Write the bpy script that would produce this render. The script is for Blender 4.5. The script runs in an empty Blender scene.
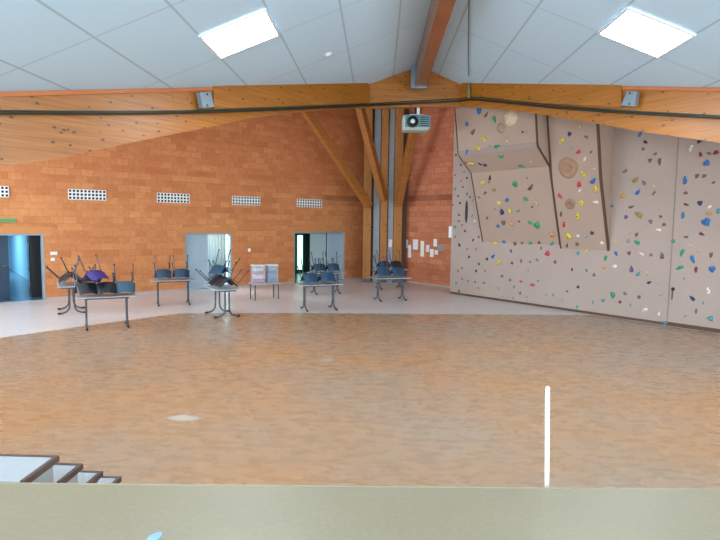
import bpy, bmesh, math, random
from mathutils import Vector, Matrix
random.seed(7)
C = bpy.context.scene.collection
SC = bpy.context.scene
PI = math.pi
V = Vector
# ------------------------------------------------------------------ camera
EYE = V((0, 0, 2.5)); FOC = 548.79
_pi, _ya, _ro = math.radians(4.9064), math.radians(1.8468), math.radians(0.7361)
Fw = V((-math.sin(_ya)*math.cos(_pi), math.cos(_ya)*math.cos(_pi), -math.sin(_pi)))
Rt = V((math.cos(_ya), math.sin(_ya), 0)); Up = Rt.cross(Fw)
R2 = Rt*math.cos(_ro)+Up*math.sin(_ro); U2 = -Rt*math.sin(_ro)+Up*math.cos(_ro)
cd = bpy.data.cameras.new('camera'); cam = bpy.data.objects.new('camera', cd); C.objects.link(cam)
cd.sensor_width = 36; cd.lens = FOC/720*36; cd.clip_end = 200
cam.matrix_world = Matrix(((R2.x, U2.x, -Fw.x, EYE.x), (R2.y, U2.y, -Fw.y, EYE.y), (R2.z, U2.z, -Fw.z, EYE.z), (0, 0, 0, 1)))
SC.camera = cam
# ------------------------------------------------------------------ world, lights, exposure
w = bpy.data.worlds.new('world'); SC.world = w; w.use_nodes = True
w.node_tree.nodes['Background'].inputs[0].default_value = (0.55, 0.72, 1, 1)
w.node_tree.nodes['Background'].inputs[1].default_value = 0.6
SC.view_settings.view_transform = 'Standard'; SC.view_settings.look = 'None'
SC.view_settings.gamma = 1; SC.view_settings.exposure = 0.47; SC.view_settings.use_curve_mapping = False
def area(name, loc, rot, sx, sy, power, col):
    l = bpy.data.lights.new(name, 'AREA'); l.shape = 'RECTANGLE'; l.size = sx; l.size_y = sy
    l.energy = power; l.color = col
    o = bpy.data.objects.new(name, l); C.objects.link(o); o.location = loc; o.rotation_euler = rot
    return o
DAY = (0.72, 0.87, 1.0)
area('daylight_side_left', (-14.2, 8.6, 3.6), (0, -PI/2, 0), 4.6, 8.4, 1000, DAY)
area('daylight_rear', (0, -5.7, 2.7), (PI/2, 0, 0), 13, 3.0, 850, (0.78, 0.90, 1.0))
area('daylight_low_left', (-8.8, -1.0, 2.2), (0, -PI/2, 0), 2.0, 8, 450, DAY)
area('daylight_low_right', (10.8, -1.0, 2.2), (0, PI/2, 0), 2.0, 8, 450, DAY)
area('daylight_side_right', (14.8, 5.4, 4.4), (0, PI/2, 0), 4.0, 2.6, 350, DAY)
PANEL_EMIT = 22.0
# ------------------------------------------------------------------ material helpers
def srgb(c):
    if isinstance(c, str): c = [int(c[i:i+2], 16)/255 for i in (0, 2, 4)]
    return tuple((x/12.92 if x <= .04045 else ((x+.055)/1.055)**2.4) for x in c)+(1,)
class NT:
    def __init__(s, name):
        s.m = bpy.data.materials.new(name); s.m.use_nodes = True; s.t = s.m.node_tree
        s.b = s.t.nodes['Principled BSDF']
    def n(s, t, **k):
        o = s.t.nodes.new(t)
        for a, b in k.items(): setattr(o, a, b)
        return o
    def l(s, a, b): s.t.links.new(a, b)
    def math(s, op, a, b=None, c=None):
        o = s.n('ShaderNodeMath', operation=op)
        for i, v in enumerate((a, b, c)):
            if v is None: continue
            if isinstance(v, (int, float)): o.inputs[i].default_value = v
            else: s.l(v, o.inputs[i])
        return o.outputs[0]
    def mix(s, f, a, b, mode='MIX'):
        o = s.n('ShaderNodeMix', data_type='RGBA', blend_type=mode)
        for i, v in ((0, f), (6, a), (7, b)):
            if isinstance(v, (int, float)): o.inputs[i].default_value = v
            elif isinstance(v, tuple): o.inputs[i].default_value = v
            else: s.l(v, o.inputs[i])
        return o.outputs[2]
    def noise(s, vec, scale, detail=3, rough=.5):
        o = s.n('ShaderNodeTexNoise'); o.inputs['Scale'].default_value = scale; o.inputs['Detail'].default_value = detail
        o.inputs['Roughness'].default_value = rough
        if vec is not None: s.l(vec, o.inputs['Vector'])
        return o.outputs['Fac']
    def ramp(s, f, stops):
        o = s.n('ShaderNodeValToRGB'); s.l(f, o.inputs[0]); e = o.color_ramp.elements
        while len(e) < len(stops): e.new(.5)
        for i, (p, c) in enumerate(stops): e[i].position = p; e[i].color = c
        return o.outputs[0]
    def mapr(s, f, a, b, c, d):
        o = s.n('ShaderNodeMapRange'); s.l(f, o.inputs[0])
        for i, v in enumerate((a, b, c, d)): o.inputs[i+1].default_value = v
        return o.outputs[0]
    def obj(s, scale=(1, 1, 1), which='Object'):
        tc = s.n('ShaderNodeTexCoord'); mp = s.n('ShaderNodeMapping'); mp.inputs['Scale'].default_value = scale
        s.l(tc.outputs[which], mp.inputs[0]); return mp.outputs[0]
    def bump(s, h, st=.3, d=.01):
        o = s.n('ShaderNodeBump'); o.inputs['Strength'].default_value = st; o.inputs['Distance'].default_value = d
        s.l(h, o.inputs['Height']); s.l(o.outputs[0], s.b.inputs['Normal'])
    def set(s, col=None, rough=None, metal=None, **k):
        if col is not None:
            if isinstance(col, tuple): s.b.inputs['Base Color'].default_value = col
            else: s.l(col, s.b.inputs['Base Color'])
        if rough is not None:
            if isinstance(rough, (int, float)): s.b.inputs['Roughness'].default_value = rough
            else: s.l(rough, s.b.inputs['Roughness'])
        if metal is not None: s.b.inputs['Metallic'].default_value = metal
        for a, v in k.items(): s.b.inputs[a.replace('_', ' ')].default_value = v
_pc = {}
def plain(name, col, rough=.5, metal=0, var=.08, scale=6, **k):
    if name in _pc: return _pc[name]
    a = NT(name); c = srgb(col)
    f = a.noise(a.obj(), scale)
    lo = tuple(x*(1-var) for x in c[:3])+(1,); hi = tuple(min(1, x*(1+var)) for x in c[:3])+(1,)
    a.set(a.mix(f, lo, hi), rough, metal, **k)
    _pc[name] = a.m; return a.m
def emit(name, col, st):
    a = NT(name); a.set((0.8, 0.8, 0.8, 1), .5); a.b.inputs['Emission Color'].default_value = srgb(col)
    a.b.inputs['Emission Strength'].default_value = st; return a.m
# brick (mesh in local wall coordinates: x along wall, z up)
def brick_mat(name, c1, c2, dark, rowk=.35, x0=12.6):
    a = NT(name); tc = a.n('ShaderNodeTexCoord'); sp = a.n('ShaderNodeSeparateXYZ'); a.l(tc.outputs['Object'], sp.inputs[0])
    cb = a.n('ShaderNodeCombineXYZ'); a.l(sp.outputs[0], cb.inputs[0]); a.l(sp.outputs[2], cb.inputs[1])
    br = a.n('ShaderNodeTexBrick'); a.l(cb.outputs[0], br.inputs['Vector'])
    br.inputs['Scale'].default_value = 1; br.inputs['Brick Width'].default_value = .36; br.inputs['Row Height'].default_value = .215
    br.inputs['Mortar Size'].default_value = .009; br.inputs['Mortar Smooth'].default_value = .5
    br.inputs['Bias'].default_value = -.1
    br.inputs['Color1'].default_value = srgb(c1); br.inputs['Color2'].default_value = srgb(c2); br.inputs['Mortar'].default_value = srgb(dark)
    n1 = a.noise(cb.outputs[0], .55, 3); n2 = a.noise(cb.outputs[0], 9, 4)
    col = a.mix(a.mapr(n1, .35, .7, 0, .5), br.outputs['Color'], srgb(c2), 'MIX')
    col = a.mix(1.0, col, a.ramp(n2, [(.2, (.86, .86, .86, 1)), (.8, (1.12, 1.1, 1.08, 1))]), 'MULTIPLY')
    # redder, deeper courses high up on the wall
    up = a.mapr(sp.outputs[2], 3.3, 4.6, 0, .75)
    wn = a.n('ShaderNodeTexWhiteNoise', noise_dimensions='1D'); a.l(a.math('FLOOR', a.math('DIVIDE', sp.outputs[2], .215)), wn.inputs['W'])
    row = a.math('ADD', a.math('MULTIPLY', wn.outputs['Value'], rowk), a.math('MULTIPLY', a.noise(a_vec(a, sp), 1.0, 2), 1-rowk))
    col = a.mix(up, col, a.mix(1.0, col, (.92, .80, .81, 1), 'MULTIPLY'))
    band = a.mapr(row, .52, .66, 0, .45)
    col = a.mix(band, col, a.mix(1.0, col, (.84, .72, .66, 1), 'MULTIPLY'))
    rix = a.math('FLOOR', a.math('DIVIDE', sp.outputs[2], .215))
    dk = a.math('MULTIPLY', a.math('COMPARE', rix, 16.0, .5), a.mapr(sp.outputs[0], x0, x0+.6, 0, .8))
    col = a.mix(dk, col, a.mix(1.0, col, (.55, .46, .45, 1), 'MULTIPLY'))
    a.set(col, .78); a.bump(a.math('SUBTRACT', a.math('MULTIPLY', n2, .3), br.outputs['Fac']), .35, .008)
    return a.m
def a_vec(a, sp):
    c = a.n('ShaderNodeCombineXYZ'); a.l(a.math('MULTIPLY', sp.outputs[0], .12), c.inputs[0]); a.l(a.math('MULTIPLY', sp.outputs[2], 4.0), c.inputs[1])
    return c.outputs[0]
M = {}
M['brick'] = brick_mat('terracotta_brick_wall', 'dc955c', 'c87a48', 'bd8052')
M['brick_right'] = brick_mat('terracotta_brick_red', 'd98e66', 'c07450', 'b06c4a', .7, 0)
def wood(name, c1, c2, rough=.3, grain=(.5, .5, 16), knots=True):
    a = NT(name); v = a.obj(grain); n1 = a.noise(v, 1.6, 4, .6)
    col = a.ramp(n1, [(.25, srgb(c2)), (.75, srgb(c1))])
    if knots:
        vo = a.n('ShaderNodeTexVoronoi'); a.l(a.obj((4.5, 4.5, 7.5)), vo.inputs['Vector']); vo.inputs['Scale'].default_value = 1.0
        k = a.mapr(vo.outputs['Distance'], .13, .18, 1, 0)
        col = a.mix(a.math('MULTIPLY', k, .8), col, srgb('2c1206'))
    a.set(col, rough); a.b.inputs['Coat Weight'].default_value = .5 if rough < .5 else 0; a.b.inputs['Coat Roughness'].default_value = .3
    return a.m
M['glulam'] = wood('varnished_glulam', 'c07a28', '925414')
M['glulam_dark'] = wood('varnished_glulam_dark', 'a4622a', '7c4214', knots=False)
M['post'] = wood('post_timber', 'b87a36', '9a6228', .65, (3, 3, .6), knots=True)
M['strut'] = wood('strut_timber', 'b87434', '965a24', .6, knots=False)
M['steel'] = plain('galvanised_steel', '8b9aa3', .4, .5)
M['steel_d'] = plain('dark_steel_tube', '4a4f55', .35, .7)
M['pipe'] = plain('grey_blue_paint', '94989e', .6)
M['ply'] = None
def climb_mat(name, c, sp=.0):
    a = NT(name); v = a.obj(); n = a.noise(v, 1.2, 3); g = a.noise(v, 60, 2)
    c = srgb(c); col = a.mix(n, tuple(x*.93 for x in c[:3])+(1,), tuple(min(1, x*1.06) for x in c[:3])+(1,))
    # T-nut grid
    a.set(col, .8); a.bump(g, .25, .004); return a.m
M['climb'] = climb_mat('sanded_climbing_panel', 'b19d91'); M['climb_side'] = climb_mat('climbing_side_panel', 'b9aaa0')
M['climb_tan'] = climb_mat('climbing_overhang_panel', 'b09684')
M['edge'] = plain('timber_edge_and_shadow', '5a3c28', .6)
# floors
def lino():
    a = NT('pale_lino'); v = a.obj(); n = a.noise(v, 1.2, 3); g = a.noise(v, 22, 3)
    col = a.mix(n, srgb('ccc4c1'), srgb('d8d1ce')); a.set(col, a.mapr(g, .2, .8, .28, .42)); return a.m
def parquet():
    a = NT('worn_cork_parquet'); v = a.obj()
    br = a.n('ShaderNodeTexBrick'); a.l(v, br.inputs['Vector']); br.inputs['Scale'].default_value = 1
    br.inputs['Brick Width'].default_value = .28; br.inputs['Row Height'].default_value = .07; br.inputs['Mortar Size'].default_value = .002
    br.inputs['Color1'].default_value = srgb('b6865a'); br.inputs['Color2'].default_value = srgb('b18156'); br.inputs['Mortar'].default_value = srgb('aa7c53')
    n1 = a.noise(v, .22, 5, .6); n2 = a.noise(a.obj((2, 5, 2)), 1.5, 5, .6)
    col = a.mix(a.mapr(n1, .36, .60, .1, .85), br.outputs['Color'], srgb('9e8c7a'))
    col = a.mix(1, col, a.ramp(n2, [(.3, (.96, .95, .94, 1)), (.7, (1.03, 1.03, 1.03, 1))]), 'MULTIPLY')
    a.set(col, a.mapr(n2, .2, .8, .2, .36)); pass; return a.m
def stagem():
    a = NT('stage_vinyl'); v = a.obj(); n = a.noise(v, 1.4, 4, .6); g = a.noise(v, 30, 3)
    col = a.mix(n, srgb('857a62'), srgb('90866f')); col = a.mix(a.mapr(g, .35, .7, 0, .25), col, srgb('70664f'))
    a.set(col, .42); return a.m
M['lino'] = lino(); M['parquet'] = parquet(); M['stage'] = stagem()
def ceil_mat():
    a = NT('ceiling_tiles'); tc = a.n('ShaderNodeTexCoord'); sp = a.n('ShaderNodeSeparateXYZ'); a.l(tc.outputs['UV'], sp.inputs[0])
    ls = []
    for i in (0, 1):
        f = a.math('FRACT', sp.outputs[i]); d = a.math('MINIMUM', f, a.math('SUBTRACT', 1.0, f)); ls.append(a.mapr(d, .010/(i+1), .022/(i+1), 1, 0))
    line = a.math('MAXIMUM', ls[0], a.math('MULTIPLY', ls[1], .6))
    n = a.noise(tc.outputs['Object'], 40, 2)
    col = a.mix(n, srgb('c9e8fc'), srgb('d0ecff')); col = a.mix(a.math('MULTIPLY', line, .55), col, srgb('93a5b0'))
    a.set(col, .85); a.bump(line, -.3, .01); return a.m
M['ceiling'] = ceil_mat()
M['white'] = plain('white_paint', 'eeeeea', .5, var=.03)
# ------------------------------------------------------------------ mesh helpers
def link(name, me, parent=None, mat=None):
    o = bpy.data.objects.new(name, me); C.objects.link(o)
    if mat: me.materials.append(mat)
    if parent: o.parent = parent
    return o
def fin(name, bm, mat, parent=None, smooth=False, bevel=0):
    bmesh.ops.recalc_face_normals(bm, faces=bm.faces)
    me = bpy.data.meshes.new(name); bm.to_mesh(me); bm.free()
    if smooth:
        for p in me.polygons: p.use_smooth = True
    o = link(name, me, parent, mat)
    if bevel:
        b = o.modifiers.new('b', 'BEVEL'); b.width = bevel; b.segments = 2; b.limit_method = 'ANGLE'
    return o
def box(bm, x0, x1, y0, y1, z0, z1, mtx=None):
    vs = [bm.verts.new((x, y, z)) for x in (x0, x1) for y in (y0, y1) for z in (z0, z1)]
    for f in ((0, 1, 3, 2), (4, 6, 7, 5), (0, 4, 5, 1), (2, 3, 7, 6), (0, 2, 6, 4), (1, 5, 7, 3)): bm.faces.new([vs[i] for i in f])
    if mtx: bmesh.ops.transform(bm, matrix=mtx, verts=vs)
    return vs
def tube(bm, pts, r, seg=8, cap=True):
    pts = [V(p) for p in pts]; rings = []; prev = None
    for i, p in enumerate(pts):
        d = (pts[min(i+1, len(pts)-1)]-pts[max(i-1, 0)]).normalized()
        a = prev if prev is not None else (V((0, 0, 1)) if abs(d.z) < .9 else V((1, 0, 0)))
        x = (a-d*a.dot(d)).normalized(); y = d.cross(x); prev = x
        rr = r[i] if isinstance(r, (list, tuple)) else r
        rings.append([bm.verts.new(p+(x*math.cos(2*PI*k/seg)+y*math.sin(2*PI*k/seg))*rr) for k in range(seg)])
    for a, b in zip(rings, rings[1:]):
        for k in range(seg): bm.faces.new((a[k], a[(k+1) % seg], b[(k+1) % seg], b[k]))
    if cap: bm.faces.new(rings[0][::-1]); bm.faces.new(rings[-1])
def beamlike(bm, p, q, w_, h_, up=V((0, 0, 1))):
    p, q = V(p), V(q); d = (q-p).normalized(); s = d.cross(up).normalized(); u = s.cross(d)
    vs = [bm.verts.new(c+s*a*w_/2+u*b*h_/2) for c in (p, q) for a, b in ((-1, -1), (1, -1), (1, 1), (-1, 1))]
    for f in ((0, 3, 2, 1), (4, 5, 6, 7), (0, 1, 5, 4), (1, 2, 6, 5), (2, 3, 7, 6), (3, 0, 4, 7)): bm.faces.new([vs[i] for i in f])
def prism(bm, pts, off):   # planar polygon extruded by vector off
    a = [bm.verts.new(p) for p in pts]; b = [bm.verts.new(V(p)+off) for p in pts]
    bm.faces.new(a); bm.faces.new(b[::-1])
    for i in range(len(a)): j = (i+1) % len(a); bm.faces.new((a[i], b[i], b[j], a[j]))
def tag(o, label, cat, group=None):
    o['label'] = label; o['category'] = cat
    if group: o['group'] = group
    return o
def struct(o): o['kind'] = 'structure'; return o
def empty(name, loc=(0, 0, 0), rz=0):
    o = bpy.data.objects.new(name, None); C.objects.link(o); o.location = loc; o.rotation_euler = (0, 0, rz); o.empty_display_size = .2
    return o
def copy_tree(o, parent=None):
    c = o.copy(); C.objects.link(c); c.parent = parent
    for ch in list(o.children): copy_tree(ch, c)
    return c
def ray(x, y): return Fw+R2*((x-360)/FOC)+U2*((270-y)/FOC)
def on_floor(x, y, z=0): v = ray(x, y); return EYE+v*((z-EYE.z)/v.z)
TH = math.radians(39.676); nL = V((-math.sin(TH), math.cos(TH), 0)); nR = V((math.cos(TH), math.sin(TH), 0))
DL, DR, DB = 19.3847, 14.6592, 15.95
uL = V((math.cos(TH), math.sin(TH), 0)); sR = V((math.sin(TH), -math.cos(TH), 0))
def at_y(x, y, Y): v = ray(x, y); return EYE+v*((Y-EYE.y)/v.y)
def on_plane(x, y, n, d): v = ray(x, y); return EYE+v*((d-EYE.dot(n))/v.dot(n))
# ------------------------------------------------------------------ ceiling
H = 7.1338; MS = 0.3869; XR = 1.1636; CS = 1/math.sqrt(1+MS*MS)
def cz(x): return H-MS*abs(x-XR)
bm = bmesh.new(); uvl = bm.loops.layers.uv.new('UVMap')
aL, YL, aR, YR = 3.2483, 9.1722, 3.0060, 9.3391
for sg, plan in ((-1, [(XR, -6), (XR, 16.75), (-.31, 16.58), (-5.83, 8.5), (-9.04, 3.8), (-9.04, -6)]), (1, [(XR, -6), (11.04, -6), (11.04, 3.8), (6.38, 10.85), (2.37, 16.95), (XR, 16.75)])):
    f = bm.faces.new([bm.verts.new((x, y, cz(x))) for x, y in plan])
    for lp in f.loops:
        a = abs(lp.vert.co.x-XR)/CS
        lp[uvl].uv = ((a-(aL if sg < 0 else aR))/1.2, (lp.vert.co.y-1.2-(YL if sg < 0 else YR))/2.4)
bmesh.ops.triangulate(bm, faces=bm.faces)
struct(fin('ceiling', bm, M['ceiling']))
# rear, higher ceiling and the bulkhead between both (hidden behind the beams)
bm = bmesh.new(); prism(bm, [(-14.6, 3.7, 9), (15.1, 3.7, 9), (15.1, 8, 9), (0, 26, 9), (-14.6, 14, 9)], V((0, 0, .1)))
struct(fin('ceiling_rear', bm, M['white']))
bm = bmesh.new(); pl = [(-9.04, 3.8), (-5.83, 8.43), (-.31, 16.51), (2.37, 16.88), (6.38, 10.8), (11.04, 3.8)]
for (x0, y0), (x1, y1) in zip(pl, pl[1:]):
    yy = .2
    prism(bm, [(x0, y0+yy, cz(x0)+.02), (x1, y1+yy, cz(x1)+.02), (x1, y1+yy, 9), (x0, y0+yy, 9)], V((0, .05, 0)))
struct(fin('trim_1', bm, M['white']))
# ------------------------------------------------------------------ floor
def on_left(u, w_, z): return uL*u+nL*(DL+w_)+V((0, 0, z))
bm = bmesh.new()
prism(bm, [(-15, -6.3, 0), (15.5, -6.3, 0), (15.5, 8, 0), (2, 25.5, 0), (-.2, 25.5, 0), (-15, 13.6, 0)], V((0, 0, -.15)))
struct(fin('floor', bm, M['lino']))
bm = bmesh.new()
we = [(-13.5, 3.6), (-7.89, 11.08), (-6.65, 12.81), (-5.32, 14.5), (-2.12, 14.93), (1.2, 15.13), (4.98, 15.38), (6.1, 15.43), (11.2, 9.2), (14, 5.6), (14, 3.6)]
prism(bm, [(x, y, .004) for x, y in we], V((0, 0, -.02)))
struct(fin('floor_parquet', bm, M['parquet']))
# ------------------------------------------------------------------ walls
def local_wall(name, org, ang, spans, mat, thick=.32):
    """spans: boxes (x0,x1,z0,z1) in wall coordinates"""
    bm = bmesh.new()
    for x0, x1, z0, z1 in spans: box(bm, x0, x1, 0, thick, z0, z1)
    o = fin(name, bm, mat); o.location = org; o.rotation_euler = (0, 0, ang); return struct(o)
UC = DB  # corner u
doors = [(0.85, 2.68, 2.05), (7.10, 8.90, 2.06), (11.62, 14.2, 2.10)]
spans = []; u0 = -2.2
for a, b, h in doors:
    spans.append((u0, a, -.02, 9)); spans.append((a, b, h, 9)); u0 = b
spans.append((u0, UC+.3, -.02, 9))
local_wall('wall_left', nL*DL, TH, spans, M['brick'])
oR = nR*DB+sR*(-DL-.32)
local_wall('wall_right', oR, TH-PI/2, [(0, 22, -.02, 9)], M['brick_right'])
plast = plain('pale_plaster', 'd8d6d0', .8, var=.03)
def seg_wall(name, x0, y0, x1, y1, holes=(), z1=9):
    d = V((x1-x0, y1-y0, 0)); L = d.length; sp = []; u = 0
    for a, b, za, zb in holes:
        sp += [(u, a, 0, z1), (a, b, 0, za), (a, b, zb, z1)]; u = b
    sp.append((u, L, 0, z1))
    return local_wall(name, (x0, y0, 0), math.atan2(d.y, d.x), sp, plast, .2)
seg_wall('wall_side_left', -14.5, 3.8, -14.5, 13.2, [(.6, 9.0, 1.3, 5.9)])
seg_wall('wall_side_left_step', -9.04, 3.8, -14.5, 3.8)
seg_wall('wall_stage_left', -9.04, -6, -9.04, 3.8, [(1, 9, 1.2, 3.2)])
seg_wall('wall_back', 11.04, -6, -9.04, -6, [(3.5, 16.6, 1.2, 4.2)])
seg_wall('wall_stage_right', 11.04, 3.8, 11.04, -6, [(1, 9, 1.2, 3.2)])
seg_wall('wall_side_right_step', 15, 3.8, 11.04, 3.8)
seg_wall('wall_side_right', 15, 7.6, 15, 3.8, [(.8, 3.4, 2.4, 6.4)])
# skirting strip along both brick walls
sk = plain('grey_skirting', 'b9aaa4', .5)
bm = bmesh.new(); u0 = -2.2
for a, b, h in doors: box(bm, u0, a, -.012, 0, 0, .06); u0 = b
box(bm, u0, UC, -.012, 0, 0, .06); o = fin('baseboard_left', bm, sk); o.location = nL*DL; o.rotation_euler[2] = TH; struct(o)
bm = bmesh.new(); box(bm, .4, 20, -.012, 0, 0, .06); o = fin('baseboard_right', bm, sk); o.location = oR; o.rotation_euler[2] = TH-PI/2; struct(o)
lm = plain('orange_lintel', 'd08a52', .8, var=.05, scale=3)
for i, (a, b, h) in enumerate(doors):
    bm = bmesh.new(); box(bm, a-.25, b+.25, -.006, 0, h, h+.2); o = fin('trim_%d' % (i+3), bm, lm); o.location = nL*DL; o.rotation_euler[2] = TH; struct(o)
# ------------------------------------------------------------------ rooms seen through the doorways (local left wall coordinates)
blue_f = plain('blue_grey_floor', '4a6a7c', .25); blue_w = plain('blue_wall', '7fb0c8', .6); navy = plain('navy_door_paint', '2b4a66', .4)
leafm = plain('grey_blue_door_paint', 'a9bcc8', .45); dark = plain('near_black', '15191c', .5); jamb = plain('grey_frame_paint', '9aa3a8', .5)
pale = plain('pale_curtain', 'b4ccd2', .7)
def lroom(name, u0, u1, depth, h, mats, floorm, w0=.32):
    for nm, b, m in (('floor_'+name, (u0, u1, w0-.32, depth, -.14, .003), floorm), ('ceiling_'+name, (u0, u1, w0, depth, h, h+.1), mats),
                     ('wall_'+name+'_back', (u0, u1, depth, depth+.1, 0, h), mats), ('wall_'+name+'_left', (u0-.1, u0, w0, depth, 0, h), mats), ('wall_'+name+'_right', (u1, u1+.1, w0, depth, 0, h), mats)):
        bm = bmesh.new(); box(bm, *b); o = fin(nm, bm, m); o.location = nL*DL; o.rotation_euler[2] = TH; struct(o)
lroom('corridor', -2.5, 2.95, 13, 2.6, blue_w, blue_f)
lroom('vestibule', 6.3, 9.6, 3.2, 2.6, pale, blue_f)
lroom('store', 10.6, 15.3, 4.0, 2.6, plain('dark_teal_wall', '24423f', .7), blue_f)
def lpoint(name, u, w_, z, e, col, size=.5):
    l = bpy.data.lights.new(name, 'AREA'); l.energy = e; l.color = col; l.size = size
    o = bpy.data.objects.new(name, l); C.objects.link(o); o.location = on_left(u, w_, z)
lpoint('corridor_fill_light', .8, 9.0, 2.55, 260, (.6, .85, 1), 1.2)  # added fill light, brightens the blue corridor
lpoint('vestibule_fill_light', 8.1, 1.9, 2.55, 560, (.85, .95, 1), 1.0)  # added fill light so the daylit curtain reads bright
lpoint('store_fill_light', 13, 2.2, 2.55, 12, (.7, 1, .95), .6)  # weak added fill for the dark room
def lobj(name, boxes, mat, parent=None, bevel=.006):
    bm = bmesh.new()
    for b in boxes: box(bm, *b)
    o = fin(name, bm, mat, parent, bevel=bevel)
    if not parent: o.location = nL*DL; o.rotation_euler[2] = TH
    return o
def frame(n, u0, u1, h):
    o = lobj('door_%d_frame' % n, [(u0, u0+.06, .02, .30, 0, h), (u1-.06, u1, .02, .30, 0, h), (u0+.06, u1-.06, .02, .30, h-.06, h)], jamb)
    o.name = 'door_%d' % n; return struct(o)
f1 = frame(1, *doors[0]); f2 = frame(2, *doors[1]); f3 = frame(3, *doors[2])
def leaf(name, u, w0, w1, h, hinge_ang, mat, label, handle=True):
    """door leaf standing at local (u,w0), width w1, opened by hinge_ang"""
    e = empty(name, on_left(u, w0, 0), TH+hinge_ang)
    bm = bmesh.new(); box(bm, 0, w1, -.02, .02, .01, h); fin('door_panel', bm, mat, e, bevel=.004)
    if handle:
        bm = bmesh.new(); tube(bm, [(w1-.07, -.02, 1.02), (w1-.07, -.07, 1.02), (w1-.19, -.07, 1.02)], .011); fin('door_handle', bm, M['steel'], e)
    tag(e, label, 'door'); return e
leaf('door_leaf', .90, .9, .92, 2.0, 0.0, navy, 'dark navy door standing inside the leftmost doorway')
leaf('door_leaf', 7.16, .18, .86, 2.0, 0.0, leafm, 'closed grey-blue door leaf filling the left half of the middle doorway')
leaf('door_leaf', 13.38, .18, .76, 2.03, 0.0, leafm, 'grey-blue door leaf at the right side of the third doorway')
leaf('door_leaf', 12.55, .24, .80, 2.03, 0.0, plain('pale_teal_door', 'a9c4c6', .45), 'pale teal door leaf in the middle of the third doorway', False)
# curtain behind second door
bm = bmesh.new(); n = 60; pr = None
for i in range(n+1):
    u = 7.9+1.35*i/n; ww = 1.3+.05*math.sin(i*1.15); a = bm.verts.new((u, ww, .05)); b = bm.verts.new((u, ww, 2.3))
    if pr: bm.faces.new((pr[0], a, b, pr[1]))
    pr = (a, b)
o = fin('curtain', bm, pale, None, True); o.location = nL*DL; o.rotation_euler[2] = TH
s_ = o.modifiers.new('s', 'SOLIDIFY'); s_.thickness = .01
tag(o, 'pale bluish curtain hanging behind the middle doorway', 'curtain')
# window in the far door 3 room, and corridor cabinet
o = lobj('window_glow', [(14.2, 14.48, 3.93, 3.98, .15, 1.85)], emit('daylit_green_glass', 'b8f0dc', 1.5)); o.name = 'window_1'; struct(o)
o = lobj('window_c', [(-.9, .7, 12.93, 12.98, .9, 2.2)], emit('daylit_blue_glass', '8fd0ea', .8)); o.name = 'window_2'; struct(o)
t = empty('tall_cabinet', on_left(2.60, 1.2, 0), TH)
bm = bmesh.new(); box(bm, -.2, .25, -.3, .3, 0, 2.0); fin('cabinet_body', bm, dark, t, bevel=.01)
bm = bmesh.new(); box(bm, -.22, -.2, -.2, .2, .3, 1.7); fin('cabinet_door', bm, plain('dark_glass', '1d2c36', .1), t)
tag(t, 'tall black cabinet just inside the leftmost doorway', 'cabinet')
o = lobj('wall_notice', [(1.05, 1.25, 5.0, 5.01, 1.55, 1.95)], M['white']); 
bpy.data.objects.remove(o)
# ------------------------------------------------------------------ brick wall furniture
teal = plain('dark_teal_shade', '16282a', .8)
vents = [(0.78, 1.81), (3.39, 4.5), (6.14, 7.28), (8.92, 10.08), (11.75, 12.96)]
vl = ['white hollow-block vent cut by the left edge of the photo, above the leftmost doorway', 'white hollow-block vent between the leftmost and middle doorways, over the bench table', 'white hollow-block vent just left of the middle doorway', 'white hollow-block vent just right of the middle doorway', 'white hollow-block vent above the third doorway']
for (a, b), lb in zip(vents, vl):
    L = b-a; t = empty('wall_vent', on_left(a, -.03, 3.12), TH)
    bm = bmesh.new(); nx, nz = 10, 3; px = L/nx; bw = .038; hz = .33
    for i in range(nx+1): box(bm, max(0, i*px-bw/2), min(L, i*px+bw/2), 0, .028, 0, hz)
    for k in range(nz+1):
        z = k*hz/nz
        for i in range(nx): box(bm, i*px+bw/2 if i else bw/2, (i+1)*px-bw/2, .002, .026, max(0, z-.02), min(hz, z+.02))
    fin('vent_grille', bm, M['white'], t)
    bm = bmesh.new(); box(bm, .01, L-.01, .022, .029, .01, hz-.01); fin('vent_shade_sheet', bm, teal, t)  # dark sheet stands in for the shade inside the hollow blocks
    tag(t, lb, 'vent', 'hollow-block vents along the brick wall')
# exit sign
t = empty('exit_sign', on_left(1.28, -.05, 2.39), TH)
bm = bmesh.new(); box(bm, 0, .68, -.04, .05, 0, .10); fin('sign_housing', bm, plain('pale_green_plastic', '9cc79a', .5), t, bevel=.01)
bm = bmesh.new(); box(bm, .02, .66, -.05, -.04, .01, .09); sgm = NT('exit_green'); sgm.set(srgb('3f8a4c'), .5); sgm.b.inputs['Emission Color'].default_value = srgb('2fa048'); sgm.b.inputs['Emission Strength'].default_value = .12; fin('sign_face', bm, sgm.m, t)
tag(t, 'green emergency exit light over the leftmost doorway', 'sign')
for u0, u1, z0, z1, nm, lb, ct in ((2.84, 3.03, 1.38, 1.48, 'switch_plate', 'upper, wider white switch plate beside the leftmost doorway', 'switch'), (2.85, 2.96, 1.19, 1.29, 'switch_plate', 'lower, smaller white switch plate beside the leftmost doorway', 'switch'), (9.56, 9.67, 1.33, 1.46, 'wall_thermostat', 'small cream plate on the brick between the middle and third doorways', 'thermostat')):
    t = empty(nm, on_left(u0, 0, z0), TH)
    bm = bmesh.new(); box(bm, 0, u1-u0, -.02, 0, 0, z1-z0); fin('plate', bm, M['white'], t, bevel=.004)
    bm = bmesh.new(); box(bm, (u1-u0)*.3, (u1-u0)*.7, -.03, -.02, (z1-z0)*.25, (z1-z0)*.75); fin('button', bm, M['white'], t, bevel=.003)
    tag(t, lb, ct)
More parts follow.
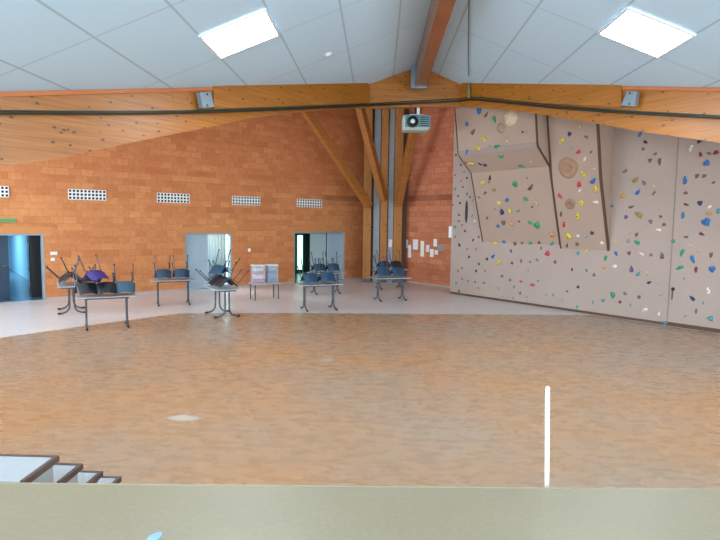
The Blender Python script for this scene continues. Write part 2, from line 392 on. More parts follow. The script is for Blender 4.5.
# papers on right brick wall
def right_at(x, y, d=DB): return on_plane(x, y, nR, d)
pap = [(403.5, 408, 239.5, 248, 'e6dce6', 'lilac-white', 'leftmost of the row'), (408, 411, 245, 257.5, 'f2efe6', 'tall narrow white', 'under the lilac one'), (413, 418, 239.5, 249.5, 'efe6ee', 'pale pink', 'second group from the left'),
       (420.5, 424, 241, 256.5, 'f4f0e0', 'tall cream', 'in the middle of the row'), (426, 429.3, 245, 252, 'f0e2ea', 'small pinkish', 'right of the tall cream sheet'), (430, 433.5, 249, 257, 'f2f2f0', 'small white', 'lowest on the right'), (433.5, 437, 239, 246.5, 'f5f2ea', 'upper white', 'near the right end'), (434.5, 438, 250, 254.5, 'efe9ea', 'tiny white', 'below the upper white sheet'), (438, 443, 245, 251, '8aa79c', 'grey-green', 'rightmost of the row')]
for i, (x0, x1, y0, y1, c, cn, wh) in enumerate(pap):
    p = right_at((x0+x1)/2, (y0+y1)/2, DB-.006); ww = abs((right_at(x1, y0)-right_at(x0, y0)).dot(sR)); hh = abs(right_at(x0, y0).z-right_at(x0, y1).z)
    bm = bmesh.new(); box(bm, -ww/2, ww/2, -.003, .003, -hh/2, hh/2)
    o = fin('paper_notice', bm, plain('paper_'+c, c, .8, var=.06, scale=30)); o.location = p; o.rotation_euler[2] = TH-PI/2
    tag(o, '%s paper on the right brick wall, %s' % (cn, wh), 'paper')
bm = bmesh.new(); box(bm, -.08, .08, -.003, .003, -.16, .16); o = fin('paper_notice', bm, plain('paper_pink', 'f0cfd4', .8)); o.location = V((at_y(390.5, 241, 23.2).x, 23.20, 1.66))
tag(o, 'small pinkish paper stuck on the grey pipe between the corner posts', 'paper')
# ------------------------------------------------------------------ corner posts and struts
def post(name, x0, x1, Y, dep, mat, label, cat, mtop=8.3):
    a = at_y(x0, 200, Y).x; b = at_y(x1, 200, Y).x
    t = empty(name, ((a+b)/2, Y+dep/2, 0))
    hw = (b-a)/2
    bm = bmesh.new(); box(bm, -hw, hw, -dep/2, dep/2, .0 if mat is M['pipe'] else .12, mtop); fin('post_shaft' if mat is not M['pipe'] else 'duct_body', bm, mat, t, bevel=.012)
    if mat is not M['pipe']:
        bm = bmesh.new(); box(bm, -hw-.02, hw+.02, -dep/2-.02, dep/2+.02, 0, .14); fin('steel_shoe', bm, M['steel_d'], t)
    tag(t, label, cat)
post('timber_post', 363.5, 371.5, 23.12, .3, M['post'], 'leftmost of the three tall timber posts in the room corner', 'post')
post('timber_post', 380.6, 387.6, 23.12, .3, M['post'], 'middle timber post in the room corner, between two grey ducts', 'post')
post('timber_post', 394.0, 402.5, 23.12, .3, M['post'], 'rightmost of the three tall timber posts in the room corner', 'post')
post('wall_duct', 373.5, 380.0, 23.3, .14, M['pipe'], 'grey vertical duct between the left and middle corner posts', 'duct')
post('wall_duct', 388.2, 393.6, 23.22, .14, M['pipe'], 'grey-blue vertical duct between the middle and right corner posts', 'duct')
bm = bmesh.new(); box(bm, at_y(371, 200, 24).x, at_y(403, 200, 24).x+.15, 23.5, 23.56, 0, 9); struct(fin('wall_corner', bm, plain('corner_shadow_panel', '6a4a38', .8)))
for a, b, lb in (((304, 108), (369, 206), 'long leaning timber strut left of the corner posts'), ((359.5, 106), (384, 200), 'steep timber strut crossing in front of the left corner post'), ((417.5, 112), (398, 205), 'timber strut leaning right from the right corner post, behind the projector')):
    Yb = 22.93; ya = 20.8 if a[0] < 330 else 21.2
    p = at_y(b[0], b[1], Yb); q = at_y(a[0], a[1], ya); q = q+(q-p)*.12
    bm = bmesh.new(); beamlike(bm, p, q, .26, .30); o = fin('timber_strut', bm, M['strut'], bevel=.012)
    tag(o, lb, 'strut')
# ------------------------------------------------------------------ roof beams
def vplane(p, q):
    p, q = V((p[0], p[1], 0)), V((q[0], q[1], 0)); d = (q-p).normalized(); n = V((d.y, -d.x, 0))
    if n.dot(p) < 0: n = -n
    return n, n.dot(p)
PL = [(-5.83, 8.43), (-.31, 16.51), (2.37, 16.88), (6.38, 10.8)]
def beam_part(name, a, b, bottoms, mat, parent, thick=.24, off=0, tops=None):
    n, d = vplane(a, b); pts = []
    lo = [on_plane(x, y, n, d-off) for x, y in bottoms]
    if tops: hi = [on_plane(x, y, n, d-off) for x, y in tops]
    else:
        hi = []
        for x in [bottoms[0][0], bottoms[-1][0]]+([421] if bottoms[0][0] < 421 < bottoms[-1][0] else []):
            # top follows the ceiling slope
            v = ray(x, 88); k = (d-off)/v.dot(n); P = v*k; hi.append(V((P.x, P.y, cz(P.x)+.01)))
        hi.sort(key=lambda p: p.x)
    bm = bmesh.new(); prism(bm, lo+hi[::-1], n*thick); return fin(name, bm, mat, parent)
t = empty('roof_beam', (-5.83, 8.43, 0)); t.location = (0, 0, 0)
beam_part('haunched_beam', PL[0], PL[1], [(-130, 196), (0, 167), (60, 158.5), (120, 145), (180, 133), (220, 125), (253, 117.5), (300, 111.5), (345, 108.3), (370, 107.5)], M['glulam'], t)
beam_part('upper_purlin', PL[0], PL[1], [(214, 109), (300, 105.5), (368, 103)], M['glulam'], t, .07, .07)
tag(t, 'left haunched glulam roof beam deepening towards the left edge, above the brick wall', 'beam')
t = empty('roof_beam', (0, 0, 0))
beam_part('haunched_beam', PL[2], PL[3], [(460, 106.2), (480, 107.2), (530, 112.7), (545, 115), (600, 124), (640, 131.5), (690, 138.5), (720, 143), (860, 170)], M['glulam'], t)
beam_part('upper_purlin', PL[2], PL[3], [(462, 100), (540, 103), (621, 107)], M['glulam'], t, .07, .07)
tag(t, 'right haunched glulam roof beam running over the climbing wall', 'beam')
t = empty('gable_beam', (0, 0, 0))
beam_part('gable_panel', PL[1], PL[2], [(370, 107.5), (421, 106.5), (460, 106.2)], M['glulam'], t)
tag(t, 'short pointed glulam gable beam under the ridge in the middle', 'beam')
# top battens
bt = plain('orange_batten', 'c8733a', .5)
for (a, b), lb in (((PL[0], PL[1]), 'thin reddish batten along the top of the left roof beam'), ((PL[2], PL[3]), 'thin reddish batten along the top of the right roof beam')):
    n, d = vplane(a, b); dirv = (V((b[0], b[1], 0))-V((a[0], a[1], 0)))
    e0 = V((a[0], a[1], 0)); e1 = V((b[0], b[1], 0))
    if a == PL[0]: e0 = e0-dirv*.5
    else: e1 = e1+dirv*.5
    bm = bmesh.new()
    q = [V((p.x, p.y, cz(p.x)-dz))-n*.04 for p, dz in ((e0, .08), (e1, .06), (e1, -.0), (e0, -.0))]
    prism(bm, q, n*.04); o = fin('ceiling_batten', bm, bt); tag(o, lb, 'batten')
# steel brackets
for (a, b), pts, lb in (((PL[0], PL[1]), [(200, 92.5), (211, 91.5), (214.5, 107), (203, 108)], 'grey steel bracket on the left roof beam'), ((PL[2], PL[3]), [(627, 91), (636.5, 91.5), (634, 106.5), (620.5, 105.5)], 'grey steel bracket on the right roof beam')):
    n, d = vplane(a, b); t = empty('steel_bracket', (0, 0, 0)); t.location = (0, 0, 0)
    q = [on_plane(x, y, n, d-.22) for x, y in pts]; bm = bmesh.new(); prism(bm, q, n*.14); fin('bracket_plate', bm, M['steel'], t, bevel=.008)
    c = sum(q, V())/4
    for k in (-.11, .11):
        bm = bmesh.new(); tube(bm, [c+V((0, 0, k))-n*.012, c+V((0, 0, k))+n*.01], .022, 6); fin('bolt', bm, M['steel_d'], t)
    tag(t, lb, 'bracket')
# ridge beam
t = empty('ridge_beam', (XR, 16.5, 6.4)); w2 = .15
bm = bmesh.new(); box(bm, -w2, w2, -22.4, -.05, .04, .74); fin('beam_body', bm, M['glulam_dark'], t, bevel=.01)
bm = bmesh.new(); box(bm, -w2-.14, -w2-.005, -.25, -.04, 0, .66); box(bm, -w2-.02, w2+.02, -.25, -.04, .0, .035); fin('steel_shoe', bm, M['steel'], t)
tag(t, 'reddish glulam ridge beam running along the ceiling peak towards the viewer', 'beam')
# ------------------------------------------------------------------ ceiling lights
pm = emit('lit_panel', 'eef6ff', PANEL_EMIT); dl = plain('panel_frame_white', 'f0f0f0', .5)
def cpoint(sg, a, y, off=0):
    return V((XR+sg*a*CS, y, H-MS*a*CS))+V((-sg*-MS*CS*-1, 0, -CS))*off
def light_panel(sg, a, y, label=None):
    c = V((XR+sg*(a+.6)*CS, y+.6, H-MS*(a+.6)*CS))
    t = bpy.data.objects.new('ceiling_light', None); C.objects.link(t); t.location = c-V((0, 0, .03)); t.rotation_euler = (0, sg*math.atan(MS), 0)
    bm = bmesh.new(); box(bm, -.56, .56, -.56, .56, -.012, 0); fin('light_diffuser', bm, pm, t)
    bm = bmesh.new()
    for b in ((-.6, -.56, -.6, .6), (.56, .6, -.6, .6), (-.56, .56, -.6, -.56), (-.56, .56, .56, .6)): box(bm, *b, -.014, .02)
    fin('light_frame', bm, dl, t)
    tag(t, label or 'square lit ceiling panel added above the stage, outside the picture', 'ceiling light', None if label else 'added ceiling lights over the stage')
light_panel(-1, aL, YL, 'square glowing ceiling panel in the left roof slope')
light_panel(1, aR, YR, 'square glowing ceiling panel in the right roof slope')
for y in (4.2, -.6):  # unseen panels added to light the beams from the viewer's side
    light_panel(-1, aL, YL-9.172+y-.03); light_panel(1, aR, YR-9.339+y-.03)
# detector on the left slope
p = V((0, 0, 0)); v = ray(328, 53.5); k = (H-2.5+MS*(0-XR))/(v.z-MS*v.x); p = EYE+v*k
bm = bmesh.new(); tube(bm, [(0, 0, .0), (0, 0, -.05)], [.09, .06], 14); o = fin('smoke_detector', bm, M['white'], None, True); o.location = p-V((0, 0, .005)); o.rotation_euler = (0, -math.atan(MS), 0)
tag(o, 'small round detector on the left slope of the ceiling', 'smoke detector')
# ------------------------------------------------------------------ cables
def ceil_pt(x, y, off=.04):
    v = ray(x, y); sg = -1 if x < 421 else 1; k = (H-2.5-off+MS*sg*XR)/(v.z+MS*sg*v.x); return EYE+v*k
cab = plain('black_cable', '23291f', .35); cg = plain('dark_green_cable', '2f3a2c', .3)
def cable(name, pts, offs, r, mat, label):
    P = []
    for x, y in pts:
        if x <= 370: n, d = vplane(PL[0], PL[1])
        elif x <= 460: n, d = vplane(PL[1], PL[2])
        else: n, d = vplane(PL[2], PL[3])
        P.append(on_plane(x, y, n, d-offs))
    bm = bmesh.new(); tube(bm, P, r, 8); o = fin(name, bm, mat, None, True); tag(o, label, 'cable'); return o
cp = [(-160, 110.5), (-60, 111.5), (0, 112.5), (60, 113), (120, 113), (180, 112.5), (230, 111), (290, 109), (345, 106.5), (369, 105.5), (371, 105.3), (420, 103), (459, 101), (461, 100.6), (470, 99.4), (480, 99.8), (520, 104), (560, 108), (620, 112.3), (670, 115), (720, 117.5), (790, 120.5), (900, 126)]
cable('roof_cable', cp, .13, .028, cab, 'thick black cable slung along the face of the roof beams')
cable('roof_cable', [(x, y-2.3 if 400 < x < 600 else y-1.6) for x, y in cp], .13, .014, cg, 'thinner dark green cable running just above the thick black one')
q = [ceil_pt(469, 0, .05), ceil_pt(468.6, 25, .05), ceil_pt(468.2, 55, .05), ceil_pt(468.5, 76, .05)]
bm = bmesh.new(); tube(bm, q, .012, 6)
o = fin('ceiling_cable', bm, cg, None, True); tag(o, 'thin dark cable crossing the right ceiling slope down to the beam', 'cable')
n, d = vplane(PL[2], PL[3]); bm = bmesh.new(); tube(bm, [on_plane(468.7, 83, n, d-.14), on_plane(469, 98, n, d-.14)], .035, 8)
t = fin('cable_conduit', bm, plain('green_conduit', '7d8a58', .5), None, True); tag(t, 'short greenish conduit down the beam face where the cables meet', 'conduit')
# ------------------------------------------------------------------ projector
t = empty('ceiling_projector', (1.09, 17.0, 5.27), 0.0)
shell = plain('cream_plastic', 'a9b2a6', .5); pf = plain('teal_grey_plastic', '5f8288', .4)
bm = bmesh.new(); box(bm, -.42, .42, -.28, .30, .0, .48)
o = fin('projector_case', bm, shell, t, bevel=.09)
bm = bmesh.new(); box(bm, -.34, .415, -.31, -.25, .10, .455); fin('front_panel', bm, pf, t, bevel=.02)
bm = bmesh.new(); tube(bm, [(-.12, -.3, .25), (-.12, -.42, .25)], [.17, .155], 24); lens = fin('lens_ring', bm, dark, t, True)
bm = bmesh.new(); tube(bm, [(-.12, -.42, .25), (-.12, -.435, .25)], [.07, .05], 20); fin('lens_glass', bm, plain('lens_glass_m', 'cfe4ea', .05), lens, True)
bm = bmesh.new()
for k in range(5): box(bm, .12, .36, -.32, -.31, .13+k*.06, .15+k*.06)
fin('air_grille', bm, dark, t)
bm = bmesh.new(); tube(bm, [(-.03, 0, .48), (-.03, 0, .80)], .045, 10); fin('mount_pole', bm, dark, t)
bm = bmesh.new(); box(bm, .02, .10, -.05, .05, .46, .80); box(bm, -.2, .2, -.1, .1, .485, .51); box(bm, -.15, .17, -.1, .1, .78, .80); fin('mount_bracket', bm, M['white'], t)
tag(t, 'large projector hanging below the gable beam in front of the corner posts', 'projector')
# ------------------------------------------------------------------ climbing wall
def cw(s, p, z): return nR*(DR-p)+sR*s+V((0, 0, z))
t = empty('climbing_wall', (0, 0, 0)); tag(t, 'tall beige climbing wall with two overhanging sections, right of the brick corner', 'climbing wall')
S0, S1, S2, S3, S4, S5 = -13.56, -12.13, -9.22, -7.73, -6.09, -3.0
TOP = 7.0
bm = bmesh.new(); prism(bm, [cw(S0, 0, .07), cw(S4-.01, 0, .07), cw(S4-.01, 0, TOP), cw(S0, 0, TOP)], nR*.12); fin('main_panel', bm, M['climb'], t)
bm = bmesh.new(); prism(bm, [cw(S4+.01, .02, .10), cw(S5, .02, .10), cw(S5, .02, TOP), cw(S4+.01, .02, TOP)], nR*.14); fin('end_panel', bm, M['climb'], t)
bm = bmesh.new(); prism(bm, [cw(S4+.02, .008, .0), cw(S5, .008, 0), cw(S5, .008, .10), cw(S4+.02, .008, .10)], nR*.02); prism(bm, [cw(S0, -.02, 0), cw(S5, -.02, 0), cw(S5, -.02, .07), cw(S0, -.02, .07)], nR*.08); fin('base_shadow_strip', bm, M['edge'], t)  # dark strip stands in for the shadow line below the panels
profA = [(0, 1.92), (.70, 4.17), (1.29, 4.66), (1.34, 4.78), (1.56, 6.2), (1.60, 6.5), (0, 6.5)]
profB = [(0, 1.82), (.60, 3.74), (.88, 5.14), (1.06, 6.05), (1.06, 6.1), (0, 6.1)]
def slab(name, s0, s1, prof, mat):
    bm = bmesh.new(); prism(bm, [cw(s0, p, z) for p, z in prof], sR*(s1-s0)); return fin(name, bm, mat, t)
A = slab('left_overhang', S1, S2-.002, profA, M['climb_tan']); B = slab('right_overhang', S2+.002, S3, profB, M['climb_tan'])
def edge_strip(parent, s, prof, n, wd=.03, proud=.012, ext=.035):
    for (p0, z0), (p1, z1) in zip(prof[:n], prof[1:n+1]):
        d = V((p1-p0, z1-z0)).normalized(); nn = V((d.y, -d.x))
        bm = bmesh.new(); q = []
        for (p, z), o_ in (((p0, z0), proud), ((p1, z1), proud), ((p1, z1), -ext), ((p0, z0), -ext)):
            q.append(cw(s-wd/2, p+nn.x*o_, z+nn.y*o_))
        prism(bm, q, sR*wd); yield bm
for par, s, prof, n, wd in ((A, S1, profA, 4, .035), (A, S2-.01, profA, 4, .04), (B, S2+.03, profB, 3, .045), (B, S3-.01, profB, 3, .065)):
    bm = bmesh.new()
    for b2 in edge_strip(par, s, prof, n, wd):
        me = bpy.data.meshes.new('tmp'); b2.to_mesh(me); b2.free(); bm.from_mesh(me)
    fin('edge_trim', bm, M['edge'], par)
# pale lip on left overhang
bm = bmesh.new(); prism(bm, [cw(S1+.02, p, z) for p, z in ((1.30, 4.655), (1.36, 4.79), (1.345, 4.80), (1.285, 4.665))], sR*(S2-S1-.06)); fin('lip_strip', bm, plain('pale_lilac_strip', 'a08e86', .7), A)
# seam cover between the flat panels
bm = bmesh.new(); prism(bm, [cw(S4-.015, .022, .06), cw(S4+.012, .022, .06), cw(S4+.012, .022, TOP), cw(S4-.015, .022, TOP)], nR*.01); fin('panel_seam', bm, plain('seam_grey', '8f7f76', .7), t)
# intersection with the wall surfaces
def cw_hit(x, y):
    v = ray(x, y); best = None
    s_n = lambda P: P.dot(sR); p_n = lambda P: DR-P.dot(nR)
    for nm, s0, s1, prof, n in (('A', S1, S2, profA, 5), ('B', S2, S3, profB, 3)):
        for i, ((p0, z0), (p1, z1)) in enumerate(zip(prof[:n], prof[1:n+1])):
            d = V((p1-p0, z1-z0)); n2 = V((d.y, -d.x)).normalized()      # outward (p,z)
            N = -nR*n2.x+V((0, 0, n2.y)); P0 = cw(0, p0, z0)
            k = (P0-EYE).dot(N)/v.dot(N)
            if k <= 0: continue
            P = EYE+v*k; s = s_n(P)
            if s0 <= s <= s1 and min(z0, z1) <= P.z <= max(z0, z1) and (best is None or k < best[0]): best = (k, P, N.normalized(), nm, i)
    for nm, off, a, b in (('M', 0, S0, S4), ('E', .02, S4, S5)):
        k = ((DR-off)-EYE.dot(nR))/v.dot(nR); P = EYE+v*k
        if a <= s_n(P) <= b and (best is None or k < best[0]): best = (k, P, -nR, nm, 0)
    return best
COL = {'blue': '2c6fb4', 'navy': '2d3468', 'green': '2f9a6c', 'red': 'cc3348', 'yellow': 'dcc440', 'brown': '7c5a48', 'mauve': '8a6a78', 'purple': '6a5490', 'orange': 'cf9450', 'beige': 'c8ae90', 'white': 'e8e2d8', 'teal': '4a9a98', 'dark': '3c3034', 'maroon': '7d2c38', 'olive': '9a8a40', 'grey': '95979a'}
HOLDS = '''blue 479 111 2.6;brown 486 115 2.2;green 494.5 119 2.4;blue 467 124 2;brown 473 132 2.5;yellow 484 139 2.8;yellow 478 148 2.8;green 497 146.5 2.6;grey 490 146.5 1.5;beige 507 140 2.2;
blue 467 152 2;green 501 156 2.4;yellow 471.5 163.5 2.4;navy 480 164 1.7;navy 485 165 1.8;red 465.5 162.5 1.6;dark 490 178 2;yellow 483 182.5 2.2;mauve 489 182 1.2;green 515 184 2.6;olive 494 190 1.8;purple 485 193 1.6;brown 479 197.5 1.1;blue 507 200 2;yellow 499 203 1.9;navy 502 212 2.6;yellow 510 211 2.2;green 518 211 1.6;green 495 209 .9;brown 503.5 222.5 2.2;orange 512 224 2.2;blue 498 226 1.6;dark 519 221.5 1.1;brown 487 218 1.2;
dark 456 155 1;dark 461 165 1;mauve 464 172 .9;dark 467 178 1.1;mauve 461 181 .9;green 455 189 1.2;dark 458 196 .9;dark 467 194 1;dark 470 197 .9;mauve 473 200 .9;dark 460 203 1;dark 459 215 1.1;mauve 472 216 1;dark 459 221 1.1;white 475 221 1.3;green 455 227 1.2;maroon 480 226 1.1;mauve 453 205 .8;dark 463 187 .8;mauve 455 175 .8;dark 462 225 .8;
dark 522.5 132 1;beige 526 133 1.3;navy 569.5 134 1.9;yellow 562.5 141 2.5;beige 579 127 2.6;mauve 586 137 2;red 578.5 152 2.2;grey 571 148 1.5;white 585 159 1.9;brown 591 152 1.3;yellow 583.5 173.5 2.8;blue 593 181 2.7;yellow 596 189 2.8;beige 594 169 1.8;green 522.5 166 2;maroon 520 166 1.2;mauve 527 178 1;brown 530.5 187.5 2.8;beige 531 162 1.4;
white 601.5 130 1.7;white 604 148.5 1.7;dark 607.5 145 1;green 525.5 199 2.2;beige 536 203 2.6;brown 532 207 1.2;green 537 225 3;green 530 222.5 1.9;orange 553 235 2.6;red 579 184.5 2.5;white 580 190.5 1.7;red 560 196 2.2;yellow 581.5 203 2.4;white 596 202 2.2;brown 561 214 1.9;yellow 578 216 3;red 564 224.5 2.2;yellow 568.5 236 2.8;white 578 236 1.8;grey 585 236 2;navy 592 233 1.7;brown 567 245.5 1.7;brown 577 244 1.7;white 602 243 1.5;red 560.5 168 1.3;teal 571 169 1.4;
yellow 495 243 2.1;blue 504 242 1.8;brown 515 243.5 1.7;mauve 522 243 1.5;green 530.5 243 1.9;maroon 539 242.5 1.4;green 552 243.5 2;purple 511 251 1.5;red 547.5 253.5 2.3;mauve 541 248 1.3;blue 493 256.5 2;dark 487 259 1.3;yellow 499 262.5 2.5;dark 512 263 1.3;mauve 521 261 1.4;green 537 260 1.5;mauve 530 262 1.2;brown 555 262 1.5;teal 578 253 1.8;maroon 572 269.5 1.3;beige 527 270 1.9;mauve 502 276 1.5;yellow 587 251.5 1.8;
dark 459.5 245 1.5;dark 465 231 1.1;mauve 455 237 1;dark 479 237 1;dark 473 240 1.2;mauve 458 271 1.1;dark 469 257 1.2;dark 476 271 1.2;dark 479 264 1.1;mauve 462 268 1;mauve 484 283 1.3;grey 478 288 1.3;grey 498 288 1.2;mauve 510 280 1.3;teal 514 287 1.3;red 521 281.5 1.2;red 532.5 285 2;green 538 281 1.1;mauve 520 293 1.3;dark 578 287 1.3;maroon 567 291.5 1.1;teal 553 295 1.2;teal 546 295 1;grey 562 300 1.6;teal 577 307 1.4;grey 502 297 1.1;grey 513 298 1;dark 459 291 1.2;mauve 475 282 1;green 456 283 1;mauve 462 279 .9;grey 527 297 1;mauve 467 249 .9;grey 540 303 1;dark 468 281 .8;brown 476 249 .8;mauve 485 271 .9;
green 605.5 258 2;blue 616 253.5 1.9;brown 629 253 1.7;white 642 254 1.8;mauve 651 255 1.5;brown 662 256 2.4;green 682 252.5 2.6;blue 692.5 259 2.8;brown 711 255 2;green 680 267.5 2.6;maroon 696 269.5 2.2;blue 712 269 2.7;teal 586.5 270.5 1.5;orange 604 268 1.5;mauve 594 275 1.5;white 615 266.5 1.9;purple 631.5 269.5 2.4;teal 638 274 2;beige 647 273 1.8;navy 649 282.5 1.7;beige 657 283 1.4;white 708.5 291 2.7;navy 692.5 298.5 2.2;teal 703 303 1.2;mauve 696 311 1.8;teal 710.5 318.5 2.2;grey 685 316 1.4;green 612.5 295 2.6;mauve 625 293.5 1.7;brown 639 297 1.5;maroon 620 302 1.5;teal 603 300.5 1.6;teal 593 302.5 1.4;white 645 310 2.4;grey 630 305 1.5;grey 661 295 1.4;white 659 314 1.6;teal 665 323 1.8;grey 684 279 1.1;
blue 640 134 2.2;dark 645.5 142 1.7;mauve 643 149 1.4;brown 612 149 1.7;purple 611 163.5 1.9;mauve 625 171 2;olive 635 180 2.6;mauve 644 183 2;brown 650 160.5 1.8;brown 659.5 161.5 2.4;mauve 655 154 1.5;beige 638 155 1.3;blue 637.5 192.5 2.2;orange 623 196 2.6;beige 654 186 1.6;mauve 654 193 1.8;beige 666 182 1.4;dark 699.5 141 2.1;maroon 704 139 1.8;white 691 148 2.4;maroon 700.5 154.5 1.9;brown 709 153.5 1.6;maroon 716 152.5 2.2;blue 706.5 163 2.6;blue 685 180.5 2.9;brown 697 176 2;brown 704 176 1.8;brown 713.5 182.5 1.4;brown 685.5 193 1.7;
blue 610 206.5 2.3;brown 631 207 2;olive 639 215 3.2;purple 626 217 1.7;mauve 650.5 221.5 2;brown 660.5 216.5 1.4;brown 664 224.5 1.6;beige 643 229 1.7;white 659 230 2;beige 627 234 1.8;brown 636.5 234.5 1.7;grey 628 241 1.7;green 637 242.5 2.4;yellow 616 241 1.4;maroon 686 204.5 1.8;navy 700 203 2.1;beige 707 201 1.2;white 709.5 207 1.9;orange 709 213 2.2;blue 683 215.5 2.3;blue 706 222 3.4;teal 719 211 2.2;maroon 701.5 234 1.9;brown 686 237 1.6;green 673 241 1.7;beige 691 246 1.6;beige 699 250 1.8'''
# four hold shapes: lumpy jug, crimp, sloper, pinch (unit radius, z out of the wall)
def hold_mesh(kind):
    bm = bmesh.new(); bmesh.ops.create_icosphere(bm, subdivisions=2, radius=1)
    rnd = random.Random(kind*11+3)
    for v in bm.verts:
        a = math.atan2(v.co.y, v.co.x); r = 1+.16*math.sin(3*a+kind)+.1*math.sin(5*a+2*kind)+rnd.uniform(-.05, .05)
        sx, sy, sz = ((1, .8, .75), (1.25, .55, .55), (1, 1, .55), (.65, 1.15, .7))[kind]
        z = v.co.z
        if kind == 0 and v.co.y > .2 and z > .3: z -= .35
        v.co = V((v.co.x*r*sx, v.co.y*r*sy, max(-.02, z)*sz))
    me = bpy.data.meshes.new('climbing_hold'); bm.to_mesh(me); bm.free()
    for p in me.polygons: p.use_smooth = True
    me.materials.append(None); return me
HM = [hold_mesh(k) for k in range(4)]
bolt_bm = bmesh.new(); tube(bolt_bm, [(0, 0, .35), (0, 0, .78)], .17, 6); bolt_me = bpy.data.meshes.new('bolt'); bolt_bm.to_mesh(bolt_me); bolt_bm.free(); bolt_me.materials.append(M['steel_d'])
ORD = ['highest', 'second highest', 'third highest', 'fourth highest', 'fifth highest', 'sixth highest', 'seventh highest', 'eighth highest', 'ninth highest', 'tenth highest', 'eleventh highest', 'twelfth highest', 'thirteenth highest', 'fourteenth highest', 'fifteenth highest', 'sixteenth highest']+['%s highest' % w for w in ('seventeenth', 'eighteenth', 'nineteenth', 'twentieth', 'twenty-first', 'twenty-second', 'twenty-third', 'twenty-fourth')]
ZONE = {'A0': 'on the left overhang, lower face', 'A1': 'on the left overhang, underside', 'A2': 'on the left overhang, upper face', 'B': 'on the right overhang', 'L': 'on the left strip', 'U': 'on the flat panel right of overhangs', 'W': 'on the lower flat wall', 'E': 'on the end panel right of the seam'}
rows = []
for it in HOLDS.replace('\n', '').split(';'):
    c, x, y, r = it.split(); x, y, r = float(x), float(y), float(r); h = cw_hit(x, y)
    if not h: continue
    k, P, N, nm, i = h
    if nm == 'A': z = 'A0' if i == 0 else ('A1' if i == 1 else 'A2')
    elif nm == 'B': z = 'B'
    elif nm == 'E': z = 'E'
    else:
        s = P.dot(sR); z = 'L' if s < S1 else ('U' if (s > S3 and P.z > 1.85) else 'W')
    rows.append([c, x, y, r, k, P, N, z])
from collections import defaultdict
gr = defaultdict(list)
for rw in rows: gr[(rw[0], rw[7])].append(rw)
rk = random.Random(5)
for (c, z), L in gr.items():
    L.sort(key=lambda q: q[2])
    for i, (c, x, y, r, k, P, N, z) in enumerate(L):
        R = r*k*Fw.dot(ray(x, y))/FOC*1.2
        o = bpy.data.objects.new('climbing_hold', HM[rk.randrange(4)]); C.objects.link(o)
        zq = N.to_track_quat('Z', 'Y'); o.rotation_mode = 'QUATERNION'
        from mathutils import Quaternion
        o.rotation_quaternion = zq @ Quaternion((0, 0, 1), rk.uniform(0, 2*PI)); o.location = P; o.scale = (R, R, R*.9)
        o.material_slots[0].link = 'OBJECT'; o.material_slots[0].material = plain('hold_'+c, COL[c], .55, var=.12, scale=3)
        if r >= 2.4:
            b = bpy.data.objects.new('bolt', bolt_me); C.objects.link(b); b.parent = o
        if len(L) == 1: lb = 'the only %s climbing hold %s' % (c, ZONE[z])
        else: lb = '%s climbing hold %s, %s such' % (c, ZONE[z], ORD[i] if i < len(L)-1 else 'lowest')
        tag(o, lb, 'climbing hold', 'bolt-on holds scattered over the climbing wall')
# large sandy volumes
def volume(x, y, rx, label, hole=True, cname='volume_tan', c='b08e74', sq=1.0):
    k, P, N, nm, i = cw_hit(x, y); R = rx*k/FOC
    bm = bmesh.new(); seg, rings = 28, [(1.0, 0), (.96, .10), (.82, .20), (.62, .26), (.45, .24), (.34, .12), (.26, .05), (0.0, .04)] if hole else [(1.0, 0), (.92, .16), (.7, .34), (.4, .44), (0, .47)]
    rs = []; rnd = random.Random(int(x))
    ph = [rnd.uniform(0, 6) for _ in range(3)]
    for q, (a, z) in enumerate(rings):
        if a == 0: rs.append([bm.verts.new((0, 0, z*R))]); continue
        rs.append([bm.verts.new((R*a*math.cos(2*PI*j/seg)*(1+.06*math.sin(3*2*PI*j/seg+ph[0])), R*sq*a*math.sin(2*PI*j/seg)*(1+.05*math.sin(2*2*PI*j/seg+ph[1])), z*R*(1+.2*math.sin(5*2*PI*j/seg+ph[2])))) for j in range(seg)])
    for a, b in zip(rs, rs[1:]):
        if len(b) == 1:
            for j in range(seg): bm.faces.new((a[j], a[(j+1) % seg], b[0]))
        else:
            for j in range(seg): bm.faces.new((a[j], a[(j+1) % seg], b[(j+1) % seg], b[j]))
    o = fin('climbing_volume', bm, climb_mat(cname, c), None, True); o.location = P; o.rotation_mode = 'QUATERNION'; o.rotation_quaternion = N.to_track_quat('Z', 'Y')
    tag(o, label, 'climbing volume'); return o
volume(568, 168, 10.5, 'large round brown volume with a hollow centre on the right overhang', c='a88468')
volume(570, 204, 5.5, 'smaller round brown volume below the large one on the right overhang', c='9c7a60')
volume(511, 118, 8, 'boulder-like volume, pale from painted glare, at the top of the left overhang', False, 'volume_glare_cream', 'd8c2a4')  # boulder's pale colour also stands in for the light panel's glare
volume(501, 128, 5, 'brown boulder-like volume at the top of the left overhang, below the pale one', False, 'volume_brown', 'a58c74')
